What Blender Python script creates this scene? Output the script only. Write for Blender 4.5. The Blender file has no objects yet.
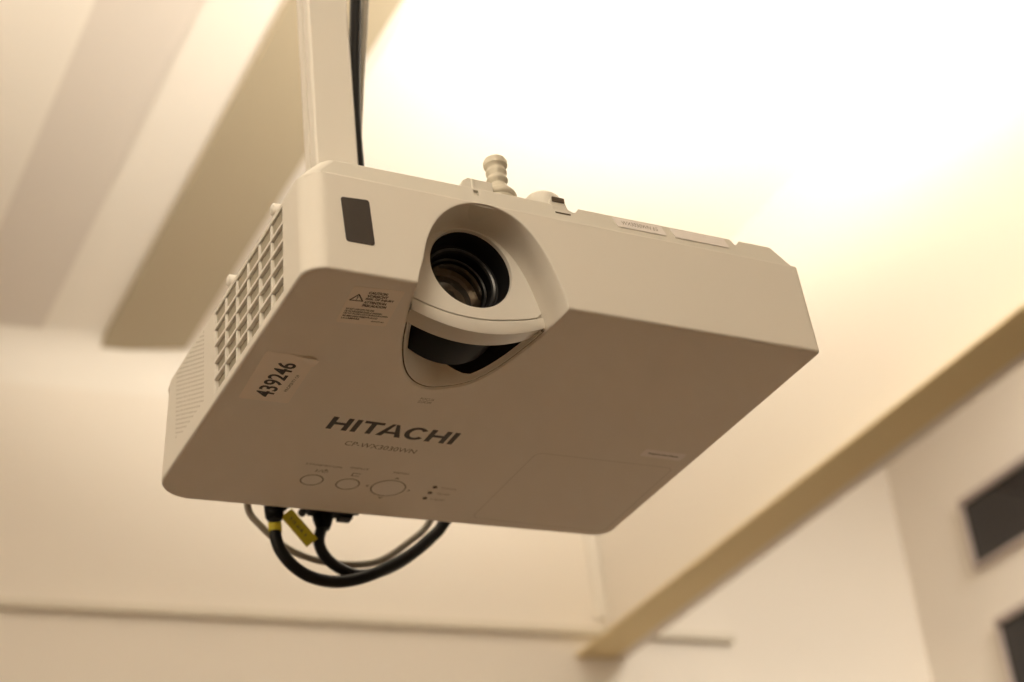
import bpy, bmesh, math, random
from mathutils import Vector, Matrix
random.seed(4)
S = 0.001            # everything below is laid out in millimetres
Z0 = 2130.0          # height of the projector's lower face above the floor
col = bpy.context.scene.collection
PI = math.pi

# ------------------------------------------------------------------ materials
def mat(name, base, rough=.5, spec=.5, metal=0., noise=0., nscale=40., bump=0., bscale=600., trans=0., coat=0., bevel=0., ior=None):
    m = bpy.data.materials.new(name); m.use_nodes = True
    nt = m.node_tree; b = nt.nodes['Principled BSDF']
    b.inputs['Base Color'].default_value = (*base, 1)
    b.inputs['Roughness'].default_value = rough
    b.inputs['Specular IOR Level'].default_value = spec
    b.inputs['Metallic'].default_value = metal
    b.inputs['Transmission Weight'].default_value = trans
    b.inputs['Coat Weight'].default_value = coat
    if ior: b.inputs['IOR'].default_value = ior
    tc = nt.nodes.new('ShaderNodeTexCoord')
    if noise:
        n = nt.nodes.new('ShaderNodeTexNoise'); n.inputs['Scale'].default_value = nscale; n.inputs['Detail'].default_value = 4
        nt.links.new(tc.outputs['Object'], n.inputs['Vector'])
        mx = nt.nodes.new('ShaderNodeMix'); mx.data_type = 'RGBA'
        mx.inputs[6].default_value = (*[c*(1-noise) for c in base], 1); mx.inputs[7].default_value = (*[min(1, c*(1+noise)) for c in base], 1)
        nt.links.new(n.outputs['Fac'], mx.inputs[0]); nt.links.new(mx.outputs[2], b.inputs['Base Color'])
    last = None
    if bevel:
        bv = nt.nodes.new('ShaderNodeBevel'); bv.samples = 6; bv.inputs['Radius'].default_value = bevel*S; last = bv.outputs[0]
    if bump:
        n2 = nt.nodes.new('ShaderNodeTexNoise'); n2.inputs['Scale'].default_value = bscale; n2.inputs['Detail'].default_value = 2
        nt.links.new(tc.outputs['Object'], n2.inputs['Vector'])
        bp = nt.nodes.new('ShaderNodeBump'); bp.inputs['Strength'].default_value = bump; bp.inputs['Distance'].default_value = .0003
        nt.links.new(n2.outputs['Fac'], bp.inputs['Height'])
        if last: nt.links.new(last, bp.inputs['Normal'])
        last = bp.outputs[0]
    if last: nt.links.new(last, b.inputs['Normal'])
    return m
M = dict(
 case=mat('white_textured_plastic', (.80, .765, .70), .48, .4, bump=.12, bscale=1500, bevel=1.6),
 plain=mat('white_smooth_plastic', (.80, .775, .72), .38, .5, bevel=.5),
 tray=mat('white_base_plastic', (.76, .735, .67), .5, .4, bevel=.6),
 gloss=mat('glossy_shaded_trim', (.50, .465, .40), .14, .6, bevel=.5),  # gloss is its own; the downward shade is put into the darker colour
 gap=mat('dark_seam', (.10, .085, .07), .8),
 seam=mat('moulded_seam', (.60, .565, .51), .7),
 black=mat('black_plastic', (.003, .003, .004), .55, .12),
 blackm=mat('matt_black_lens_tube', (.006, .006, .007), .6, .3),
 ring=mat('satin_black_ring', (.02, .02, .022), .28, .6),
 inner=mat('bronze_inner_ring', (.10, .075, .05), .3, .6, metal=.4),
 glass=mat('lens_glass', (.9, .85, .78), .02, .5, trans=1., ior=1.5),
 rear=mat('coated_rear_element', (.06, .045, .03), .12, .9),
 ir=mat('smoked_window', (.055, .045, .04), .35, .5),
 ink=mat('dark_grey_print', (.045, .04, .04), .6),
 ink2=mat('grey_print', (.16, .135, .12), .6),
 ink3=mat('pale_grey_print', (.33, .29, .25), .6),
 sticker=mat('white_paper_sticker', (.90, .86, .84), .35, .5),
 clear=mat('pale_film_sticker', (.86, .79, .70), .3, .5),
 filt=mat('beige_filter_foam', (.42, .385, .31), .9, .2, noise=.15, nscale=300),
 dots=mat('grille_holes', (.47, .43, .37), .9),
 metal=mat('brushed_zinc', (.66, .62, .52), .45, .4, metal=.15, bevel=.4),
 steel=mat('dark_screw_steel', (.16, .13, .10), .4, .5, metal=.7),
 pole=mat('cream_powder_coat', (.80, .77, .71), .45, .4, bevel=.8),
 cable=mat('black_cable_jacket', (.006, .006, .007), .5, .3),
 greyc=mat('grey_cable_jacket', (.34, .31, .26), .45, .5),
 yellow=mat('yellow_cable_marker', (.62, .52, .02), .5, .4),
 wall=mat('cream_wall_paint', (.82, .775, .715), .75, .3, noise=.012, nscale=3, bump=.1, bscale=200),
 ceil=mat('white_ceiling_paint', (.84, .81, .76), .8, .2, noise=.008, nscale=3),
 band=mat('darker_ceiling_strip', (.70, .66, .62), .8, .2),  # slightly darker than the ceiling around it
 ledge_tint=mat('bounce_tinted_ledge', (.78, .66, .40), .7, .3),  # olive bounce light on the ledge underside put into its colour
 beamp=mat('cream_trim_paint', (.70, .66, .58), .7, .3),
 beam_shade=mat('shaded_beam_paint', (.40, .345, .25), .7, .3),  # beam colour darkened to carry the shade of its underside
 floor=mat('brown_carpet', (.185, .108, .05), .95, .1, noise=.2, nscale=30),
 frame=mat('mauve_grey_window_frame', (.42, .36, .34), .5, .4),
 pane=mat('dark_window_glass', (.020, .018, .020), .08, .5),
)

# ------------------------------------------------------------------ helpers
def finish(name, bm, m, parent=None, kind=None, smooth=35, mats=None):
    """bm is in mm in the projector frame (z up from its lower face)"""
    bmesh.ops.recalc_face_normals(bm, faces=bm.faces[:])
    if smooth:
        for f in bm.faces: f.smooth = True
        for e in bm.edges:
            if len(e.link_faces) == 2:
                e.smooth = e.calc_face_angle(0) < math.radians(smooth)
    me = bpy.data.meshes.new(name)
    off = Vector((0, 0, 0)) if parent is None else Vector(parent['_o'])
    bm.transform(Matrix.Translation((0, 0, Z0)))
    if parent is None:
        xs = [v.co for v in bm.verts]
        mn = Vector([min(c[i] for c in xs) for i in range(3)]); mx = Vector([max(c[i] for c in xs) for i in range(3)])
        off = Vector(((mn.x+mx.x)/2, (mn.y+mx.y)/2, mn.z))
    bm.transform(Matrix.Translation(-off)); bm.transform(Matrix.Scale(S, 4))
    bm.to_mesh(me); bm.free()
    for k in (mats or [m]): me.materials.append(k)
    o = bpy.data.objects.new(name, me); col.objects.link(o)
    if parent is None: o.location = off*S
    else: o.parent = parent
    o['_o'] = tuple(off)
    if kind: o['kind'] = kind
    return o
def thing(name, label, cat, loc, group=None):
    o = bpy.data.objects.new(name, None); col.objects.link(o); o.empty_display_size = .05
    p = Vector((loc[0], loc[1], loc[2]+Z0)); o.location = p*S; o['_o'] = tuple(p)
    o['label'] = label; o['category'] = cat
    if group: o['group'] = group
    return o
def tag(o, label, cat): o['label'] = label; o['category'] = cat; return o

def box(bm, x0, x1, y0, y1, z0, z1):
    vs = [bm.verts.new((x, y, z)) for z in (z0, z1) for y in (y0, y1) for x in (x0, x1)]
    for q in ((0,1,3,2),(4,5,7,6),(0,1,5,4),(2,3,7,6),(0,2,6,4),(1,3,7,5)): bm.faces.new([vs[i] for i in q])
def loft(bm, rings, cap0=True, cap1=True, closed=True):
    R = [[bm.verts.new(p) for p in r] for r in rings]
    n = len(R[0])
    for a, b in zip(R, R[1:]):
        for i in range(n if closed else n-1):
            bm.faces.new((a[i], a[(i+1) % n], b[(i+1) % n], b[i]))
    if cap0: bm.faces.new(R[0])
    if cap1: bm.faces.new(R[-1])
    return R
def rpoly(pts, rad, seg=8):
    """rounded polygon in 2D, one radius per corner"""
    out = []; n = len(pts)
    for i in range(n):
        p = Vector(pts[i]); a = (Vector(pts[i-1])-p).normalized(); b = (Vector(pts[(i+1) % n])-p).normalized()
        ang = a.angle(b); r = rad[i]; d = r/math.tan(ang/2); c = p+(a+b).normalized()*(r/math.sin(ang/2))
        s = p+a*d-c; e = p+b*d-c; tot = s.angle(e) if r > 0 else 0
        sg = 1 if s.x*e.y-s.y*e.x > 0 else -1
        for k in range(seg+1):
            t = sg*tot*k/seg; out.append((c.x+s.x*math.cos(t)-s.y*math.sin(t), c.y+s.x*math.sin(t)+s.y*math.cos(t)))
    return out
def prism(bm, pts2, f0, f1):
    """pts2 -> two 3D rings through functions"""
    loft(bm, [[f0(*p) for p in pts2], [f1(*p) for p in pts2]])
def lathe(bm, prof, c, axis='z', seg=40, cap0=False, cap1=False):
    """prof: (r, h) list about an axis through c"""
    rings = []
    for r, h in prof:
        ring = []
        for k in range(seg):
            a = 2*PI*k/seg; u, v = r*math.cos(a), r*math.sin(a)
            ring.append({'z': (c[0]+u, c[1]+v, c[2]+h), 'y': (c[0]+u, c[1]+h, c[2]+v), 'x': (c[0]+h, c[1]+u, c[2]+v)}[axis])
        rings.append(ring)
    loft(bm, rings, cap0, cap1)
def spline(P, n=10):
    P = [Vector(p) for p in P]; Q = [2*P[0]-P[1]]+P+[2*P[-1]-P[-2]]; out = []
    for i in range(1, len(Q)-2):
        a, b, c, d = Q[i-1:i+3]
        for k in range(n):
            t = k/n; out.append(.5*((2*b)+(c-a)*t+(2*a-5*b+4*c-d)*t*t+(3*b-a-3*c+d)*t**3))
    out.append(P[-1]); return out
def tube(bm, P, r, seg=14):
    T = [(P[min(i+1, len(P)-1)]-P[max(i-1, 0)]).normalized() for i in range(len(P))]
    n = T[0].orthogonal().normalized(); rings = []
    for i, p in enumerate(P):
        n = (n-T[i]*n.dot(T[i])).normalized(); b = T[i].cross(n)
        rr = r(i/(len(P)-1)) if callable(r) else r
        rings.append([p+(n*math.cos(2*PI*k/seg)+b*math.sin(2*PI*k/seg))*rr for k in range(seg)])
    loft(bm, rings)
def boolean(o, cutters):
    for bm in cutters:
        bmesh.ops.recalc_face_normals(bm, faces=bm.faces[:])
        bm.transform(Matrix.Translation((0, 0, Z0))); bm.transform(Matrix.Translation(-Vector(o['_o']))); bm.transform(Matrix.Scale(S, 4))
        me = bpy.data.meshes.new('c'); bm.to_mesh(me); bm.free()
        c = bpy.data.objects.new('c', me); col.objects.link(c)
        c.matrix_world = Matrix.Translation(Vector(o['_o'])*S)
        md = o.modifiers.new('b', 'BOOLEAN'); md.operation = 'DIFFERENCE'; md.solver = 'EXACT'; md.object = c
        bpy.context.view_layer.update()
        ev = o.evaluated_get(bpy.context.evaluated_depsgraph_get())
        new = bpy.data.meshes.new_from_object(ev); o.modifiers.clear(); old = o.data; o.data = new; new.name = old.name
        bpy.data.objects.remove(c)
    b = bmesh.new(); b.from_mesh(o.data)
    for f in b.faces: f.smooth = True
    for e in b.edges:
        if len(e.link_faces) == 2: e.smooth = e.calc_face_angle(0) < math.radians(32)
    b.to_mesh(o.data); b.free()
    w = o.modifiers.new('w', 'WEIGHTED_NORMAL'); w.keep_sharp = True
def flat_on(bm_pts, fr, t):
    pass

# frames for printing: origin, x direction, y direction (mm)
def text(name, s, org, ux, uy, w, h, m, parent, extr=.04, bold=0., align=0):
    cu = bpy.data.curves.new('t', 'FONT'); cu.body = s; cu.size = 10; cu.offset = bold; cu.resolution_u = 3
    cu.space_line = .95
    o = bpy.data.objects.new('t', cu); col.objects.link(o); bpy.context.view_layer.update()
    me = bpy.data.meshes.new_from_object(o.evaluated_get(bpy.context.evaluated_depsgraph_get()))
    bpy.data.objects.remove(o)
    bm = bmesh.new(); bm.from_mesh(me); bpy.data.meshes.remove(me)
    xs = [v.co.x for v in bm.verts]; ys = [v.co.y for v in bm.verts]
    x0, x1, y0, y1 = min(xs), max(xs), min(ys), max(ys)
    ux, uy = Vector(ux).normalized(), Vector(uy).normalized(); n = ux.cross(uy); org = Vector(org)
    for v in bm.verts:
        v.co = org+ux*((v.co.x-x0)/(x1-x0)*w)+uy*((v.co.y-y0)/(y1-y0)*h)+n*extr
    return finish(name, bm, m, parent, smooth=0)
def down(x, y, z=0.): return Vector((x, y, z))
DX, DY = (1, 0, 0), (0, -1, 0)      # print on the downward face, read from below

# ================================================================== PROJECTOR
pr = thing('projector', 'white ceiling-mounted projector hung upside down from the pole, lens in its front', 'projector', (158, 138, 0))

BOT = [(-.3, 0), (318.2, .6), (316.8, 264), (-.3, 277)]
TOP = [(1.3, 2), (315.4, 2.2), (314, 250), (1.3, 262)]
def droop(x, z): return z-max(0., x-140)/177*3.4*max(0., (z-55)/8) if z < 63.3 else z-max(0., x-250)/67*2.0
RAD = [13, 3.5, 13, 24]
def outline(z, inset=0.):
    t = z/63
    sg = [(1, 1), (-1, 1), (-1, -1), (1, -1)]
    p = [(b[0]+(a[0]-b[0])*t+s[0]*inset, b[1]+(a[1]-b[1])*t+s[1]*inset) for a, b, s in zip(TOP, BOT, sg)]
    return [(x, y, droop(x, z)) for x, y in rpoly(p, [max(.6, r-inset) for r in RAD])]
bm = bmesh.new()
rf = 2.0
rings = [outline(rf*(1-math.cos(a)), rf*(1-math.sin(a))) for a in [PI/2*k/4 for k in range(5)]]
rings = [outline(rf*(1-math.cos(a)), rf*(1-math.sin(a))) for a in [PI/2*k/4 for k in range(5)]] + [outline(62.4), outline(63, .6)]
loft(bm, rings)
case = finish('upper_case', bm, M['case'], pr, smooth=32)

ARCH = [(61.5, -8), (61.5, 0), (63.5, 8), (66, 16), (69, 28), (73.5, 39), (80, 48.5), (88, 55.5), (97, 59.6), (107, 61), (116, 59.6),
        (124.6, 55.7), (132.5, 48.6), (139, 38.5), (143.6, 28), (147, 17), (149.6, 8), (151, 0), (151, -8)]
def smooth2(P, n=4): return [(p.x, p.y) for p in spline([(a, b, 0) for a, b in P], n)]
arch = [ARCH[0]]+smooth2(ARCH[1:-1], 4)+[ARCH[-1]]
def sc(p, k, c=(106.5, 8)): return (c[0]+(p[0]-c[0])*k, c[1]+(p[1]-c[1])*k)
UW = [(61.2, -1), (65, 17), (69.5, 34), (78, 61), (88.5, 84), (98, 96.5), (108, 102.5), (118, 101.5), (133, 90.5), (142, 69.5), (147.6, 41), (149.8, 20), (150.8, -1)]
uw = smooth2(UW, 4)
def usc(p, k, cy): return (106.5+(p[0]-106.5)*k, cy+(p[1]-cy)*k)
c1 = bmesh.new()
prof = []
for y, k in ((-6, 1.03), (-.2, 1.016), (.6, 1.008), (2.2, 1.002), (5, 1.0), (16, .985), (20, .977), (23, .965), (24.4, .958), (26, .955)):
    lim = 61.2+(max(y, 0)+1)*.21         # the left jamb follows the opening in the lower face
    prof.append([(max(sc(p, k)[0], lim) if y > 0 else sc(p, k)[0], y, sc(p, k)[1] if p[1] > -4 else -9) for p in arch])
loft(c1, prof)
c2 = bmesh.new()   # the well behind the lens cover, its rear wall sloping up
rr = []
for z, k, cy in ((-3, 1.02, 30), (-.1, 1.015, 30), (.8, 1.0, 30), (2.4, .985, 30), (8, .90, 24), (27, .60, 22)):
    rr.append([(usc(p, k, cy)[0], max(usc(p, k, cy)[1], 1.), z) for p in uw])
loft(c2, rr)
c3 = bmesh.new(); box(c3, -6, 15, 35.2, 151.8, 4.6, 60.4)          # opening for the air intake grille
c4 = bmesh.new()                                                   # the bore for the lens
lathe(c4, [(36.8, 25.4), (36.8, 74)], (106.5, 0, 33), 'y', 48, True, True)
boolean(case, [c1, c4, c2, c3])

# base tray above the case: chamfered ends, V notches along the front
def tring(z, x0, x1, y0, y1): return [(x, y, droop(x, z)) for x, y in rpoly([(x0, y0), (x1, y0), (x1, y1-8), (x0, y1)], [9, 5, 9, 14])]
bm = bmesh.new()
loft(bm, [tring(60.8, 2.2, 315.4, 3.2, 260), tring(63.2, 2.6, 314.9, 3.4, 259.5), tring(73.6, 12.4, 303, 5.2, 250), tring(74.4, 13.5, 302, 6, 249)])
tray = finish('base_tray', bm, M['tray'], pr, smooth=30)
n1 = bmesh.new(); prism(n1, [(156, 76), (157.5, 72.6), (164.6, 69.2), (166.5, 69.6), (171, 76)], lambda a, b: (a, -4, b), lambda a, b: (a, 44, b))
n2 = bmesh.new(); prism(n2, [(268.5, 76), (273.2, 68.8), (274.4, 68.8), (280, 76)], lambda a, b: (a, -4, b), lambda a, b: (a, 60, b))
n3 = bmesh.new(); box(n3, 102.5, 105.5, -4, 6.6, 68.2, 72)
boolean(tray, [n1, n2, n3])

# --- lens surround
bm = bmesh.new()
cx, cz, y0 = 106.5, 33.0, 24.2
seam = [(62, 9.6), (71.4, 7.0), (80, 4.2), (91, 1.8), (102.8, .8), (114, 1.2), (126, 3.0), (138, 5.6), (150, 9.4)]
seam = smooth2(seam, 4)
top = [sc(p, .968) for p in arch if p[1] > 9.5]
outer = top + [(x, z) for x, z in reversed(seam) if top[0][0] < x < top[-1][0]]
hole = [(cx+25*math.cos(2*PI*k/64), cz+25.4*math.sin(2*PI*k/64)) for k in range(64)]
def strip_ring(bm, outer, hole, y, yb):
    # radial bridge: sample the outer outline along each hole direction
    res = []
    for hx, hz in hole:
        d = Vector((hx-cx, hz-cz)).normalized(); best = None
        for i in range(len(outer)):
            a, b = Vector(outer[i]), Vector(outer[(i+1) % len(outer)]); e = b-a
            den = d.x*e.y-d.y*e.x
            if abs(den) < 1e-9: continue
            w = a-Vector((cx, cz)); t = (w.x*e.y-w.y*e.x)/den; s = (w.x*d.y-w.y*d.x)/den
            if t > 0 and -1e-6 <= s <= 1+1e-6 and (best is None or t > best): best = t
        res.append((cx+d.x*best, cz+d.y*best))
    R = [[(x, yb, z) for x, z in res], [(x, y, z) for x, z in res], [(x, y, z) for x, z in hole],
         [(cx+(x-cx)*.985, y+1.2, cz+(z-cz)*.985) for x, z in hole], [(cx+(x-cx)*.985, yb, cz+(z-cz)*.985) for x, z in hole]]
    loft(bm, R, False, False)
strip_ring(bm, outer, hole, y0, y0+4)
finish('lens_surround', bm, M['plain'], pr, smooth=30)

# dark seam lining behind surround and ring cover
bm = bmesh.new(); loft(bm, [[(x, 27.5, z+2.2) for x, z in seam], [(x, 27.5, z-3) for x, z in seam]], False, False, closed=False)
finish('seam_lining', bm, M['gap'], pr, smooth=0)

# --- ring cover: bright front lip and glossy underside with shade in its colour, bulging below the case
lipU = [(p[0], p[1]-.7) for p in seam]
def low(x): 
    t = (x-106.5)/41.5
    return -8.0+9.6*t*t
xs = [68.4+80.2*i/32 for i in range(33)]
def seamz(x):
    for a, b in zip(lipU, lipU[1:]):
        if a[0] <= x <= b[0]: return a[1]+(b[1]-a[1])*(x-a[0])/(b[0]-a[0])
    return lipU[-1][1]
bm = bmesh.new()
def rowf(y, f, dx=0.): return [(x+dx*(x-107)/41, y(x) if callable(y) else y, f(x)) for x in xs]
yrear = lambda x: 39.0-1.5*((x-107)/41)**2
rowsA = [rowf(30, seamz), rowf(24.6, seamz), rowf(24.0, lambda x: seamz(x)-.5), rowf(24.6, lambda x: low(x)+.5), rowf(25.0, low)]
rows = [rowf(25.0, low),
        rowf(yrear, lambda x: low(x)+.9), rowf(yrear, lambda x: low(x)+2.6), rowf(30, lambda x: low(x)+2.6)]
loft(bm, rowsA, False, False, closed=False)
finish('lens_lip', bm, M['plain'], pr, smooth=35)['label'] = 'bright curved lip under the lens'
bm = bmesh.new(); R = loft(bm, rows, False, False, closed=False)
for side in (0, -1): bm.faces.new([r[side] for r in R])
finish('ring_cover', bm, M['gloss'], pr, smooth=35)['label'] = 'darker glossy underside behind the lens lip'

# --- well liner: light rear slope inside a dark seam, black beyond
def wellstrip(name, levels, m, lab=None):
    bm = bmesh.new()
    def pt(p, z, k, cy):
        if 11 < z < 13:                      # the lining is shallower on its right-hand side
            t = min(1, max(0, (p[0]-116)/16)); z -= 9.*t; k += .085*t; cy += 3*t
        return (usc(p, k, cy)[0], max(usc(p, k, cy)[1], 27.), z)
    loft(bm, [[pt(p, z, k, cy) for p in uw if p[1] > 20] for z, k, cy in levels], False, False, closed=False)
    o = finish(name, bm, m, pr, smooth=50)
    if lab: o['label'] = lab
wellstrip('well_seam', ((1.0, 1.0, 30), (1.5, .975, 30), (1.5, .96, 30)), M['gap'])
wellstrip('ring_well', ((1.6, .978, 30), (.5, .974, 30), (.3, .962, 30), (1.2, .945, 30), (12.0, .83, 23.8)), M['plain'], 'pale sloping lining of the opening behind the lens lip')
wellstrip('well_shade', ((11.8, .828, 23.8), (26.6, .59, 22)), M['black'])  # black surface standing in for the shade inside the well
# --- black focus ring, its underside seen through the opening
bm = bmesh.new()
pf = [(30, 26.5), (34.6, 26.5), (34.6, 36), (36, 36.6)]
pf += [(36, 44), (35.7, 44.3), (35.7, 44.9), (36, 45.2), (36, 69.6), (35.2, 70.4), (26, 70.4)]
lathe(bm, pf, (cx, 0, cz), 'y', 72)
finish('focus_ring', bm, M['black'], pr, smooth=40)
# --- lens
lens = None
bm = bmesh.new()
lathe(bm, [(25.2, 26.6), (24.6, 26.6), (24.2, 27.2), (23.4, 39), (20.4, 40), (20.0, 40.4), (19.6, 46), (18.6, 46.6), (18.2, 51)], (cx, 0, cz), 'y', 64)
lens = finish('lens', bm, M['blackm'], pr, smooth=30)
bm = bmesh.new(); lathe(bm, [(20.6, 39.2), (21.6, 38.6), (22.0, 38.9), (22.2, 39.9)], (cx, 0, cz), 'y', 64)
lathe(bm, [(18.1, 45.9), (18.9, 45.3), (19.4, 45.8)], (cx, 0, cz), 'y', 64)
finish('retaining_ring', bm, M['ring'], lens, smooth=40)
bm = bmesh.new()
pf = [(18.0*math.sin(a), 49.5-7.5*math.cos(a)) for a in [PI/2*k/10 for k in range(11)]]
pf[0] = (.02, pf[0][1])
lathe(bm, pf+[(17.6, 51), (.02, 49.4)], (cx, 0, cz), 'y', 64)
finish('front_element', bm, M['glass'], lens, smooth=60)
bm = bmesh.new()
lathe(bm, [(18, 52), (15.4, 54), (15.2, 57), (12.6, 58), (12.4, 61), (9.6, 62), (9.4, 66)], (cx, 0, cz), 'y', 48)
finish('inner_barrel', bm, M['inner'], lens, smooth=25)
bm = bmesh.new(); lathe(bm, [(.02, 62.5), (4, 63), (7, 64.3), (9.6, 66.5)], (cx, 0, cz), 'y', 48)
finish('rear_element', bm, M['rear'], lens, smooth=60)

# --- remote-control receiver window
bm = bmesh.new()
q = rpoly([(22.3, 19.4), (38.4, 19.4), (37.2, 48.6), (21.0, 47.6)], [1.6]*4, 5)
fy = lambda z: 2*z/63
loft(bm, [[(x, fy(z)+1, z) for x, z in q], [(x, fy(z)-.35, z) for x, z in q]])
finish('remote_receiver', bm, M['ir'], pr, smooth=40)['label'] = 'smoked dark receiver window on the front'

# --- air intake grille in the side
gr = None
bm = bmesh.new()
Y0, Y1, Z_0, Z_1 = 35.2, 151.8, 4.6, 60.4
NY, NZ = 6, 5
py, pz = (Y1-Y0)/NY, (Z_1-Z_0)/NZ
fx = lambda z: -.3+1.6*z/63
def slantbox(bm, ya, yb, za, zb, d0, d1):
    vs = [bm.verts.new((fx(z)+d, y, z)) for z in (za, zb) for y in (ya, yb) for d in (d0, d1)]
    for qd in ((0,1,3,2),(4,5,7,6),(0,1,5,4),(2,3,7,6),(0,2,6,4),(1,3,7,5)): bm.faces.new([vs[i] for i in qd])
for j in range(NZ+1):
    z = Z_0+pz*j; slantbox(bm, Y0, Y1, max(z-.95, Z_0), min(z+.95, Z_1), .0, 2.4)
for i in range(NY+1):
    y = Y0+py*i; slantbox(bm, max(y-1.0, Y0), min(y+1.0, Y1), Z_0, Z_1, .25, 2.4)
gr = finish('intake_grille', bm, M['plain'], pr, smooth=0)
bm = bmesh.new(); box(bm, 2.4, 4.5, Y0, Y1, Z_0, Z_1)
finish('air_filter', bm, M['filt'], gr, smooth=0)['label'] = 'beige filter behind the grille openings'
for yy in (50.5, 126):
    bm = bmesh.new(); lathe(bm, [(.02, -1.3), (2.6, -1.3), (3.5, -.6), (3.8, 3), (3.8, 6)], (2.0, yy, 67.6), 'x', 24, True, True)
    finish('filter_latch', bm, M['plain'], pr, smooth=50)

# --- loudspeaker perforations
bm = bmesh.new()
for i in range(17):
    for j in range(17):
        y = 172.5+3.3*i; z = 12.5+2.95*j+(1.47 if i % 2 else 0)
        if z > 60.5 or (i > 13 and z < 15): continue
        vs = [bm.verts.new((fx(z)-.06, y+.85*math.cos(PI/3*k), z+.72*math.sin(PI/3*k))) for k in range(6)]; bm.faces.new(vs)
finish('speaker_grille', bm, M['dots'], pr, smooth=0)['label'] = 'field of small round sound holes'

# --- HITACHI wordmark, drawn stroke by stroke
lb = bmesh.new()
TW, THh = 84.2, 15.2
ORG, KX = Vector((72.0, 148.8)), 82.2/84.2
def quad(pts): lb.faces.new([lb.verts.new((ORG.x+x*KX, ORG.y+y, -.06)) for x, y in pts])
def bar(x0, y0, x1, y1): quad([(x0, y0), (x1, y0), (x1, y1), (x0, y1)])
sw, bt = 3.5, 2.9
def letH(x, w=13.4): bar(x, 0, x+sw, THh); bar(x+w-sw, 0, x+w, THh); bar(x+sw, THh/2-bt/2, x+w-sw, THh/2+bt/2)
letH(0); bar(15.6, 0, 15.6+sw, THh)
bar(20.8, 0, 33.8, bt); bar(27.3-sw/2, bt, 27.3+sw/2, THh)
quad([(38.4, 0), (40.8, 0), (36.6, THh), (32.6, THh)]); quad([(40.8, 0), (43.2, 0), (49.0, THh), (45.0, THh)])
quad([(35.8, 9.2), (45.8, 9.2), (46.8, 11.8), (35.0, 11.8)])
prev = None
for k in range(31):
    a = math.radians(36+288*k/30); o_ = (57.0+7.4*math.cos(a), THh/2-7.9*math.sin(a)); i_ = (57.0+3.9*math.cos(a), THh/2-5.2*math.sin(a))
    if prev: quad([prev[0], o_, i_, prev[1]])
    prev = (o_, i_)
letH(65.2); bar(80.7, 0, 80.7+sw, THh)
finish('wordmark', lb, M['ink'], pr, smooth=0)['label'] = 'dark wordmark HITACHI'
text('model_text', 'CP-WX3030WN', (90.5, 181.2, 0), DX, DY, 46.5, 5.4, M['ink2'], pr)
text('dial_text', 'FOCUS\nZOOM', (112.4, 119.8, 0), DX, DY, 8.6, 6.2, M['ink2'], pr)

# --- control buttons: a raised disc in a dark seam
def ringmesh(bm, x, y, r0, r1, z=-.04, seg=40, ry=1.):
    A = [bm.verts.new((x+r0*math.cos(2*PI*k/seg), y+r0*ry*math.sin(2*PI*k/seg), z)) for k in range(seg)]
    B = [bm.verts.new((x+r1*math.cos(2*PI*k/seg), y+r1*ry*math.sin(2*PI*k/seg), z)) for k in range(seg)]
    for k in range(seg): bm.faces.new((A[k], A[(k+1) % seg], B[(k+1) % seg], B[k]))
for x, y, r, lab in ((88.6, 230.6, 6.6, 'left round standby button'), (112.6, 230.6, 6.9, 'middle round input button'), (139.8, 229.6, 10.6, 'large round menu button')):
    bm = bmesh.new()
    lathe(bm, [(r, .3), (r, -.08), (r-.4, -.16), (r*.5, -.2), (.02, -.2)], (x, y, 0), 'z', 40)
    b = finish('button', bm, M['plain'], pr, smooth=40); b['label'] = lab
    bm = bmesh.new(); ringmesh(bm, x, y, r, r+.85, -.05); finish('button_seam', bm, M['ink2'], b, smooth=0)
for x, y in ((168.6, 221.0), (168.7, 229.2), (168.6, 237.4)):
    bm = bmesh.new(); lathe(bm, [(1.55, .2), (1.55, -.25), (1.0, -.5), (.02, -.55)], (x, y, 0), 'z', 16)
    finish('indicator_light', bm, M['ink'], pr, smooth=50)
for s_, x, y, w, h in (('STANDBY/ON', 77.2, 211.2, 23.5, 2.3), ('INPUT', 106.0, 209.6, 12.2, 2.3), ('MENU', 134.6, 209.2, 10.2, 2.3), ('POWER', 173, 222.2, 11, 2.2), ('TEMP', 173, 230.4, 9.5, 2.2), ('LAMP', 173, 238.6, 9.5, 2.2)):
    text('button_text', s_, (x, y, 0), DX, DY, w, h, M['ink2'] if x < 160 else M['ink3'], pr)
# power and input symbols, menu arrows
bm = bmesh.new(); ringmesh(bm, 92.4, 217.4, 1.5, 2.0, -.05, 20)
for p in ([(92.1, 214.2), (92.7, 214.2), (92.7, 217.4), (92.1, 217.4)], [(86.6, 215.6), (87.2, 215.6), (87.2, 219.4), (86.6, 219.4)], [(89.6, 215.4), (90.1, 215.4), (88.7, 219.6), (88.2, 219.6)],
          [(110.2, 215), (115.4, 215), (115.4, 215.6), (110.2, 215.6)], [(110.2, 218.6), (115.4, 218.6), (115.4, 219.2), (110.2, 219.2)], [(110.2, 215.6), (110.8, 215.6), (110.8, 218.6), (110.2, 218.6)],
          [(138.4, 216.2), (140, 214.2), (141.6, 216.2)], [(138.4, 242.8), (140, 245), (141.6, 242.8)], [(126.2, 228.2), (124.4, 229.6), (126.2, 231)], [(153.4, 228.2), (155.2, 229.6), (153.4, 231)]):
    bm.faces.new([bm.verts.new((x, y, -.05)) for x, y in p])
finish('button_symbols', bm, M['ink2'], pr, smooth=0)

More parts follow.
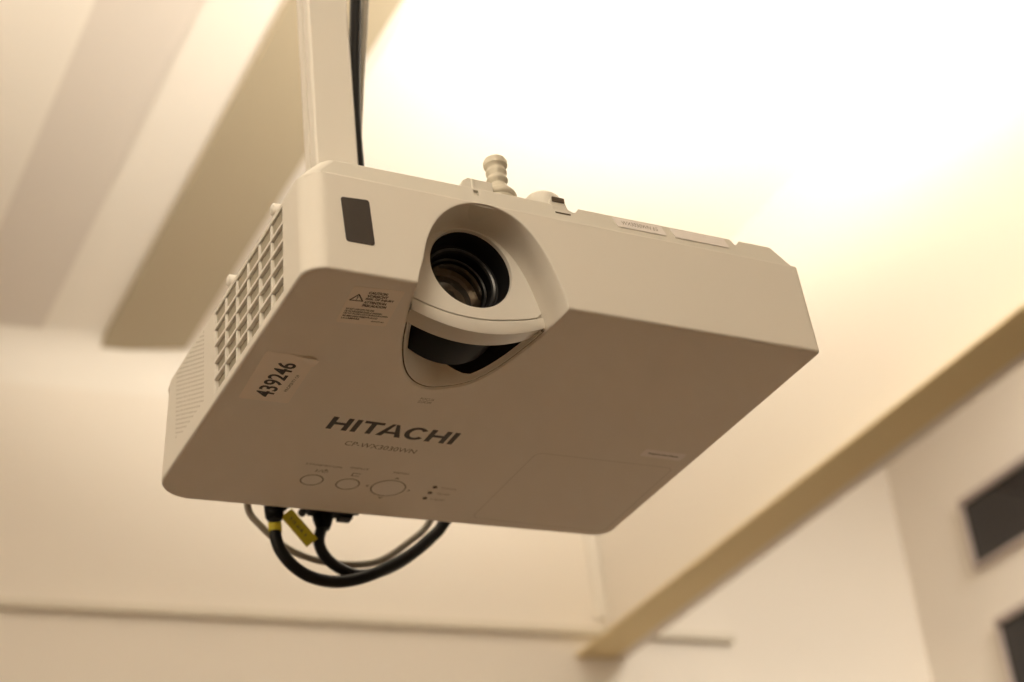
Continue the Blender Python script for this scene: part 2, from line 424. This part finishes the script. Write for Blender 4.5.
# --- lamp cover: seam and pad
bm = bmesh.new()
q0 = rpoly([(211.2, 160), (308.8, 157), (310.6, 256.5), (210.8, 257)], [5]*4, 6)
q1 = rpoly([(211.75, 160.55), (308.3, 157.55), (310.0, 256.0), (211.35, 256.4)], [4.5]*4, 6)
A = [bm.verts.new((x, y, -.03)) for x, y in q0]; B = [bm.verts.new((x, y, -.03)) for x, y in q1]
for k in range(len(A)): bm.faces.new((A[k], A[(k+1) % len(A)], B[(k+1) % len(A)], B[k]))
lc = finish('lamp_cover', bm, M['seam'], pr, smooth=0); lc['label'] = 'thin rectangular seam of the lamp cover'

# --- stickers
def sticker(name, cxy, w, h, ang, m, lab, r=1.5, z=-.1, parent=pr):
    bm = bmesh.new(); c, s = math.cos(ang), math.sin(ang)
    q = rpoly([(-w/2, -h/2), (w/2, -h/2), (w/2, h/2), (-w/2, h/2)], [r]*4, 4)
    T = [(cxy[0]+x*c-y*s, cxy[1]+x*s+y*c) for x, y in q]
    loft(bm, [[(x, y, .02) for x, y in T], [(x, y, z) for x, y in T]])
    o = finish(name, bm, m, parent, smooth=0)
    if lab: o['label'] = lab
    return o
a = -.035
al = sticker('asset_label', (24.6, 114.6), 29.5, 54, a, M['clear'], 'peeling film label with the number 439246')
text('asset_number', '439246', (29.0, 137.0, -.12), (0.035, -1, 0), (-1, -.035, 0), 40, 11.2, M['ink'], al, bold=.2)
text('asset_small_text', 'PROPERTY OF', (35.0, 128, -.12), (.035, -1, 0), (-1, -.035, 0), 20, 1.9, M['ink'], al)
# lifted corner of the label
bm = bmesh.new(); P = [(26, 88.0, -.1), (41, 88.3, -.1), (41.2, 93.5, -.1), (38.6, 87.1, -3.2)]
vs = [bm.verts.new(p) for p in ((25, 88.6, -.12), (39.6, 87.4, -1.9), (39.8, 94, -.5), (39.6, 97.5, -.12))]; bm.faces.new(vs)
finish('lifted_corner', bm, M['clear'], al, smooth=0)
ca = -.10
cl = sticker('caution_label', (45.8, 28.8), 28, 36.5, ca, M['clear'], 'small caution sticker with warning triangle')
ux = Vector((math.cos(ca), math.sin(ca), 0)); uy = Vector((math.sin(ca), -math.cos(ca), 0))
def CL(u, v): return Vector((45.8, 28.8, -.12))+ux*u+uy*v       # u to the right, v upwards as read
lines = [('CAUTION', 9.6), ('VORSICHT', 10.6), ('RISK OF INJURY', 14.6), ('ATTENTION', 11.4), ('PRECAUCION', 12.2)]
for k, (s_, w) in enumerate(lines): text('caution_text', s_, CL(-4.6, 12.2-3.15*k), ux, uy, w*1.08, 2.55, M['ink'], cl, bold=.5)
for k, (s_, w) in enumerate((('DO NOT LOOK INTO THE LENS', 15.5), ('NE PAS REGARDER DANS LE FAISCEAU', 20.5), ('NICHT IN DIE LICHTQUELLE BLICKEN', 24.4), ('NO MIRE DIRECTAMENTE LA LUZ', 19.5), ('LA LAMPARA', 10.2))):
    text('fine_print', s_, CL(-12.2, -4.6-2.35*k), ux, uy, w, 1.7, M['ink'], cl, bold=.4)
text('fine_print', 'QR47181', CL(4.6, -14.9), ux, uy, 7, 1.3, M['ink'], cl, bold=.3)
bm = bmesh.new()
for (u0, v0), (u1, v1) in (((-12.6, 4.8), (-9.2, 11)), ((-9.2, 11), (-5.6, 4.8)), ((-5.6, 4.8), (-12.6, 4.8))):
    p0, p1 = CL(u0, v0), CL(u1, v1); d = (p1-p0).normalized(); n = Vector((-d.y, d.x, 0))*.4
    bm.faces.new([bm.verts.new(p+Vector((0, 0, -.04))) for p in (p0-n-d*.3, p1-n+d*.3, p1+n+d*.3, p0+n-d*.3)])
for v0, v1 in ((6.9, 9.2), (5.7, 6.4)):
    bm.faces.new([bm.verts.new(p+Vector((0, 0, -.04))) for p in (CL(-9.5, v0), CL(-8.9, v0), CL(-8.9, v1), CL(-9.5, v1))])
finish('warning_triangle', bm, M['ink'], cl, smooth=0)
sl = sticker('slogan_label', (292.4, 142.2), 30, 9.4, .0, M['sticker'], 'small pale label with one line of dark script')
text('slogan_text', 'Inspire the Next', (281.5, 143.8, -.12), DX, DY, 22, 2.8, M['ink'], sl, bold=.2)
# two stickers on the chamfered front of the tray
def ty(z): return 3.4+(z-63.2)*1.8/10.4-.12
for x0, x1, s_ in ((191, 224.5, 'WX3030WN 65'), (229.5, 267.5, '')):
    bm = bmesh.new(); q = rpoly([(x0+2, 65.0), (x1+1, 65.0), (x1-1.4, 71.6), (x0-.6, 71.6)], [.6]*4, 3)
    loft(bm, [[(x, ty(z)+.3, z) for x, z in q], [(x, ty(z)-.15, z) for x, z in q]])
    o = finish('rating_sticker', bm, M['sticker'], tray, smooth=0)
    if s_: text('sticker_text', s_, (x0+5, ty(67.4)-.2, 67.2), (1, 0, 0), (0, .18, 1), 24, 2.8, M['ink3'], o)

# --- adjustable foot on top (it points up because the projector hangs upside down)
fc = (125.0, 17, 0)
bm = bmesh.new()
lathe(bm, [(.02, 74), (8.2, 74), (9.0, 75), (9.0, 79), (8.2, 82.5), (6.4, 85.4), (5.2, 87), (4.6, 88), (5.0, 89), (6.2, 90.2), (6.2, 91.4), (5.2, 92.8), (5.2, 94), (6.1, 95.4), (6.1, 97), (5.2, 98.2), (5.3, 99.4), (6.9, 100.8), (7.0, 103.4), (6.2, 105.2), (4.0, 105.9), (.02, 106)], fc, 'z', 36)
ft = finish('adjuster_foot', bm, M['metal'], pr, smooth=45); ft['label'] = 'ribbed metal screw foot sticking up'
bm = bmesh.new(); lathe(bm, [(9.05, 77.4), (9.6, 77.8), (10.2, 79.4), (9.5, 81.4), (8.3, 82.8)], fc, 'z', 36)
finish('foot_collar', bm, M['metal'], ft, smooth=60)
bm = bmesh.new()
prism(bm, [(96, 74), (98, 79.4), (101.4, 82.0), (103.4, 81.8), (116.5, 81.6), (116.5, 74)], lambda a, b: (a, 8, b), lambda a, b: (a, 20, b))
box(bm, 103.4, 105, 7.2, 8, 74.2, 81.4)
finish('foot_release', bm, M['tray'], pr, smooth=30)
bm = bmesh.new(); lathe(bm, [(11.6, 73), (11.6, 80.6), (10.9, 83.4), (8.8, 85.8), (5.5, 87), (.02, 87.4)], (153.6, 19, 0), 'z', 36)
finish('mounting_boss', bm, M['tray'], pr, smooth=50)
bm = bmesh.new()
prism(bm, [(150.6, 74.0), (152.2, 68.2), (160, 66.4), (164.5, 66.4), (161.0, 71.4), (159.8, 76.6), (151.6, 77.2)], lambda a, b: (a, 4.6, b), lambda a, b: (a, 12, b))
clp = finish('cover_clip', bm, M['tray'], pr, smooth=30)
bm = bmesh.new(); box(bm, 151.8, 159.6, 3.9, 7.6, 74.4, 77.4); box(bm, 153.0, 162.6, 4.0, 5, 66.4, 67.4)
finish('clip_screw', bm, M['steel'], clp, smooth=0)
# rear connector panel hardware, behind
bm = bmesh.new(); box(bm, 150, 290, 262, 268, 16, 52)
finish('connector_panel', bm, M['tray'], pr, smooth=30)

# ================================================================== POLE AND MOUNT
PX0, PX1, PY0, PY1 = 62.4, 90.2, 130, 149
CEIL = 1075.0
pl = thing('ceiling_pole', 'cream rectangular ceiling pole with a groove, carrying the projector', 'pole', (81, 137, 78))
q = [(PX0, PY1), (PX0, 141.8), (PX0+4.4, 141.6), (PX0+4.4, 138.9), (PX0, 138.7), (PX0, PY0+1.2), (PX0+1.2, PY0), (PX1-1.2, PY0), (PX1, PY0+1.2), (PX1, 141), (PX1+5.2, 141.5), (PX1+5.2, PY1)]
bm = bmesh.new(); prism(bm, q, lambda a, b: (a, b, 84), lambda a, b: (a, b, CEIL-6))
finish('column', bm, M['pole'], pl, smooth=30)
bm = bmesh.new(); box(bm, 56, 210, 95, 200, 78.6, 84)
finish('mount_plate', bm, M['pole'], pl, smooth=30)
for x, y in ((70, 108), (196, 108), (70, 188), (196, 188)):
    bm = bmesh.new(); lathe(bm, [(4, 73.5), (4, 87), (3, 88.4), (.02, 88.6)], (x, y, 0), 'z', 16); finish('mount_bolt', bm, M['steel'], pl, smooth=40)
bm = bmesh.new(); box(bm, 46, 118, 110, 178, CEIL-6, CEIL)
finish('ceiling_flange', bm, M['pole'], pl, smooth=30)

# ================================================================== CABLES
def cable(name, label, P, r, m, sub=10):
    bm = bmesh.new(); tube(bm, spline(P, sub), r)
    t = thing(name, label, 'cable', P[0]); finish('cable_jacket', bm, m, t, smooth=60); return t
# thick black cable: plug, big loop under the rear edge, up behind the projector and along the pole
t1 = cable('power_cable', 'thick black cable making the widest lower loop under the projector, then running up the pole', [(91, 306, 15), (93, 310, 5), (93, 310, -2), (96, 310, -12), (104, 310, -22), (116, 310, -29), (133, 310, -31), (151, 310, -27), (170, 310, -18), (189, 310, -6), (203, 310, 6), (215, 308, 19), (226, 298, 46), (228, 282, 84), (190, 240, 118), (140, 200, 130), (106, 160, 150), (99.6, 151, 200), (100.2, 150, 245), (105.4, 150, 318), (111, 150, 400), (114, 150, 520), (115, 150, 760), (114, 150, 1068)], 4.1, M['cable'])
bm = bmesh.new(); box(bm, 84, 100, 268, 300, 14, 30)
lathe(bm, [(6.6, 28), (6.6, 16), (6.0, 11), (4.6, 8.4)], (92.4, 309, 0), 'z', 20, True, True); box(bm, 86, 100, 298, 309, 16, 29)
finish('plug', bm, M['black'], t1, smooth=30)
bm = bmesh.new(); tube(bm, [Vector((92.9, 310, 7)), Vector((93, 310, 4)), Vector((93, 310, .5))], 4.5); finish('marker_sleeve', bm, M['yellow'], t1, smooth=60)
t2 = cable('video_cable', 'black cable with the wide screw plug making the smaller inner loop', [(129, 309, 14), (127, 312, 9), (125, 314, -2), (131, 316, -12), (143, 317, -19), (156, 318, -20.5), (174, 319, -14.5), (193, 318.5, -2.5), (216, 316, 19), (234, 306, 50), (236, 296, 80), (228, 280, 100), (196, 230, 135), (150, 190, 160), (116, 170, 195)], 3.9, M['cable'])
bm = bmesh.new(); box(bm, 112, 148, 268, 300, 14, 27)
lathe(bm, [(7.5, 27), (7.0, 15), (5.6, 10), (4.4, 7)], (127.6, 311.5, 0), 'z', 20, True, True)
box(bm, 117, 145, 299, 313, 16.5, 29)
for x in (114.5, 146.5): lathe(bm, [(.02, 288), (2.8, 288), (2.8, 316), (.02, 316)], (x, 0, 19.5), 'y', 14)
box(bm, 138, 147, 306, 314, 14.6, 18)
finish('plug', bm, M['black'], t2, smooth=30)
t3 = cable('network_cable', 'thin grey cable sagging behind the two black cable loops', [(72, 270, 44), (74, 300, 34), (79, 322, 22), (89, 325, 11), (104, 327, 0), (119, 328, -6), (137, 328, -9), (161, 328, -8), (178, 328, -2), (198, 327, 13), (212, 325, 27), (228, 318, 60), (240, 310, 84), (230, 270, 104), (180, 215, 126), (120, 172, 150), (104, 159, 190), (106.6, 155, 250), (113.4, 152, 322), (120, 151, 410), (124, 150, 520), (125, 150, 760), (124, 150, 1068)], 2.4, M['greyc'])
# yellow flag label tied to the black plug
bm = bmesh.new()
A_, B_ = Vector((100, 307, 14)), Vector((118.5, 310, -4.5)); d = (B_-A_).normalized(); w = Vector((1, 0, .85)).normalized()*5.0
vs = [A_-w, B_-w, B_+w, A_+w]; n = Vector((0, 1, 0))*.6
loft(bm, [[v+n for v in vs], [v-n for v in vs]])
yl = finish('cable_flag', bm, M['yellow'], t1, smooth=0); yl['label'] = 'yellow flag tag with a dark line of print'
text('flag_text', '10.64.1', A_+d*5-w*.35-n*1.05, d, Vector((d.z*-1, 0, d.x)), 15, 2.6, M['ink'], yl, extr=.1)

# ================================================================== THE ROOM
FL = -Z0
slope = -.084
def wy(x): return 1926+slope*x                       # the far wall stands slightly askew to the pole
def hexa(name, pts, z0, z1, m, kind='structure', lab=None):
    bm = bmesh.new(); loft(bm, [[(x, y, z0) for x, y in pts], [(x, y, z1) for x, y in pts]])
    o = finish(name, bm, m, None, kind, smooth=0)
    if lab: o['label'] = lab
    return o
XR, XL, YB = 1907.0, -2400.0, -3600.0
XD = 1250.0                                          # face of the downstand
hexa('floor', [(XL-100, YB-100), (XR+200, YB-100), (XR+200, 2300), (XL-100, 2300)], FL-50, FL, M['floor'])
hexa('ceiling', [(XL-100, YB-100), (XD+34, YB-100), (XD+34, 2300), (XL-100, 2300)], CEIL, CEIL+60, M['ceil'])
hexa('ceiling', [(XD+34, YB-100), (XR+200, YB-100), (XR+200, 2300), (XD+34, 2300)], 1000, 1060, M['ceil'])
XS = 1488.0
hexa('wall_back', [(XL-100, wy(XL-100)), (XS, wy(XS)), (XS, wy(XS)+120), (XL-100, wy(XL-100)+120)], FL, CEIL, M['wall'])
hexa('wall_back', [(XS, wy(XS)+22), (XR+200, wy(XR+200)+22), (XR+200, wy(XR+200)+120), (XS, wy(XS)+120)], FL, 1000, M['wall'])
hexa('wall_left', [(XL-100, YB-100), (XL, YB-100), (XL, 2200), (XL-100, 2200)], FL, CEIL, M['wall'])
hexa('wall_front', [(XL, YB-100), (XR+200, YB-100), (XR+200, YB), (XL, YB)], FL, CEIL, M['wall'])
# downstand with a thin ledge at its foot
hexa('wall_downstand', [(XD, YB), (XD+34, YB), (XD+34, wy(XD+17)), (XD, wy(XD))], 575, CEIL, M['wall'])
hexa('trim_1', [(1190, YB), (XD+30, YB), (XD+8, 1836), (1186, 1836)], 571.5, 575, M['ledge_tint'], lab='long narrow ledge under the downstand')
# ceiling beam, and a flat, slightly darker strip on the ceiling left of it
hexa('trim_2', [(377, -2600), (517, -2600), (517, 1825), (383, 1870)], 1063, CEIL, M['beam_shade'], lab='shallow beam running along the ceiling')
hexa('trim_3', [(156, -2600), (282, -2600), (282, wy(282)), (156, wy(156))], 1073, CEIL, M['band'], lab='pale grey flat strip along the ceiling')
# rail along the far wall
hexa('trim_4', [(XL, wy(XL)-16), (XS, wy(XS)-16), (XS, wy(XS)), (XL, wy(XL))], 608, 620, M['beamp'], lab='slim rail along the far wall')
# small cove where the far wall meets the ceiling
bm = bmesh.new(); rc = 75
prof = [(rc*(1-math.sin(a)), -rc*(1-math.cos(a))) for a in [PI/2*k/10 for k in range(11)]]   # (distance from wall, drop)
loft(bm, [[(x, wy(x)-d_, CEIL+h_) for d_, h_ in prof]+[(x, wy(x), CEIL)] for x in (XL, XD)])
finish('trim_6', bm, M['ceil'], None, 'structure', smooth=30)['label'] = 'curved cove between far wall and ceiling'
# pale upright strip added to give the light line at the wall corner
hexa('trim_5', [(1232, wy(1232)-14), (1248, wy(1248)-14), (1248, wy(1248)), (1232, wy(1232))], 640, 960, M['ceil'], lab='thin upright strip standing in for the corner highlight')
# right wall with two shallow dark windows, one above the other
def window(nm, y0, y1, z0, z1, lab):
    bm = bmesh.new(); X0 = XR-14
    for a_, b_ in ((z1-12, z1), (z0, z0+6)): box(bm, X0, XR, y0, y1, a_, b_)
    for yy in (y0, y1-7): box(bm, X0, XR, yy, yy+7, z0+6, z1-12)
    wf = finish(nm, bm, M['frame'], None, 'structure', smooth=0); wf['label'] = lab
    bm = bmesh.new(); box(bm, XR-7, XR, y0+7, y1-7, z0+6, z1-12)
    finish('window_pane', bm, M['pane'], wf, smooth=0)
bm = bmesh.new(); box(bm, XR, XR+120, YB, 2000, FL, 1000)
finish('wall_right', bm, M['wall'], None, 'structure', smooth=0)
window('window_1', -900, 1600, 702, 838, 'upper dark band window in the right wall')
window('window_2', -900, 1582, -200, 600, 'lower dark window in the right wall')

# ================================================================== LIGHTS
def light(name, kind, loc, energy, color, target=None, **kw):
    l = bpy.data.lights.new(name, kind); l.energy = energy; l.color = color
    for k, v in kw.items(): setattr(l, k, v)
    o = bpy.data.objects.new(name, l); col.objects.link(o); p = Vector((loc[0], loc[1], loc[2]+Z0))*S; o.location = p
    if target:
        d = Vector((target[0], target[1], target[2]+Z0))*S-p; o.rotation_euler = d.to_track_quat('-Z', 'Y').to_euler()
    return o
WARM = (1.0, .90, .74)
light('wall_uplight', 'SPOT', (860, 60, 640), 128, (1, .91, .77), (925, 530, 1075), spot_size=math.radians(72), spot_blend=1., shadow_soft_size=.08)
light('centre_uplight', 'SPOT', (660, 0, 560), 120, (1, .91, .77), (720, 680, 1075), spot_size=math.radians(70), spot_blend=1., shadow_soft_size=.08)
light('uplight', 'SPOT', (-600, 20, 480), 140, (1, .86, .68), (-120, 460, 1075), spot_size=math.radians(84), spot_blend=1., shadow_soft_size=.1)
light('rear_uplight', 'SPOT', (-900, -1900, 100), 200, (1, .85, .65), (-600, -1400, 1075), spot_size=math.radians(110), spot_blend=1., shadow_soft_size=.15)
light('front_fill', 'AREA', (-560, -1060, 560), 8.0, (1, .85, .645), (150, 0, 30), shape='DISK', size=.6)  # unseen light added above the camera to brighten the projector's front
light('side_fill', 'AREA', (-1500, -100, 500), 7.5, (1, .85, .645), (100, 200, 0), shape='DISK', size=.5)  # out-of-view light added to lift the projector's left side
light('right_fill', 'AREA', (1600, 600, 990), 26, (1, .90, .75), (1600, 800, 0), shape='DISK', size=.3)  # added light hidden by the downstand, brightens the zone beyond it
w = bpy.data.worlds.new('room_air'); bpy.context.scene.world = w; w.use_nodes = True
w.node_tree.nodes['Background'].inputs[0].default_value = (.02, .02, .03, 1); w.node_tree.nodes['Background'].inputs[1].default_value = .2

# ================================================================== CAMERA
cam = bpy.data.cameras.new('camera'); co = bpy.data.objects.new('camera', cam); col.objects.link(co)
FPX = 1849.08
cam.sensor_fit = 'HORIZONTAL'; cam.sensor_width = 36; cam.lens = FPX/1024*36
Rr = [(0.894874428835117, -0.4350300576149989, -0.09974269691818871), (0.14198797289502846, 0.4893564153722938, -0.8604473919346491), (0.423130207111456, 0.7558301050536884, 0.49968157873224284)]
mw = Matrix(((Rr[0][0], -Rr[1][0], -Rr[2][0], 0), (Rr[0][1], -Rr[1][1], -Rr[2][1], 0), (Rr[0][2], -Rr[1][2], -Rr[2][2], 0), (0, 0, 0, 1)))
mw.translation = Vector((-299.91027, -737.79892, -514.22103+Z0))*S
co.matrix_world = mw
cam.clip_start = .01
cam.dof.use_dof = True; cam.dof.focus_distance = 1.03; cam.dof.aperture_fstop = 7.0
sc_ = bpy.context.scene; sc_.camera = co
for o in bpy.data.objects:
    if '_o' in o: del o['_o']
vs_ = sc_.view_settings
vs_.view_transform = 'Standard'; vs_.look = 'None'; vs_.gamma = 1; vs_.use_curve_mapping = False; vs_.exposure = -0.1
sc_.cycles.use_denoising = True
sc_.cycles.max_bounces = 12; sc_.cycles.diffuse_bounces = 8
sc_.cycles.sample_clamp_indirect = 6
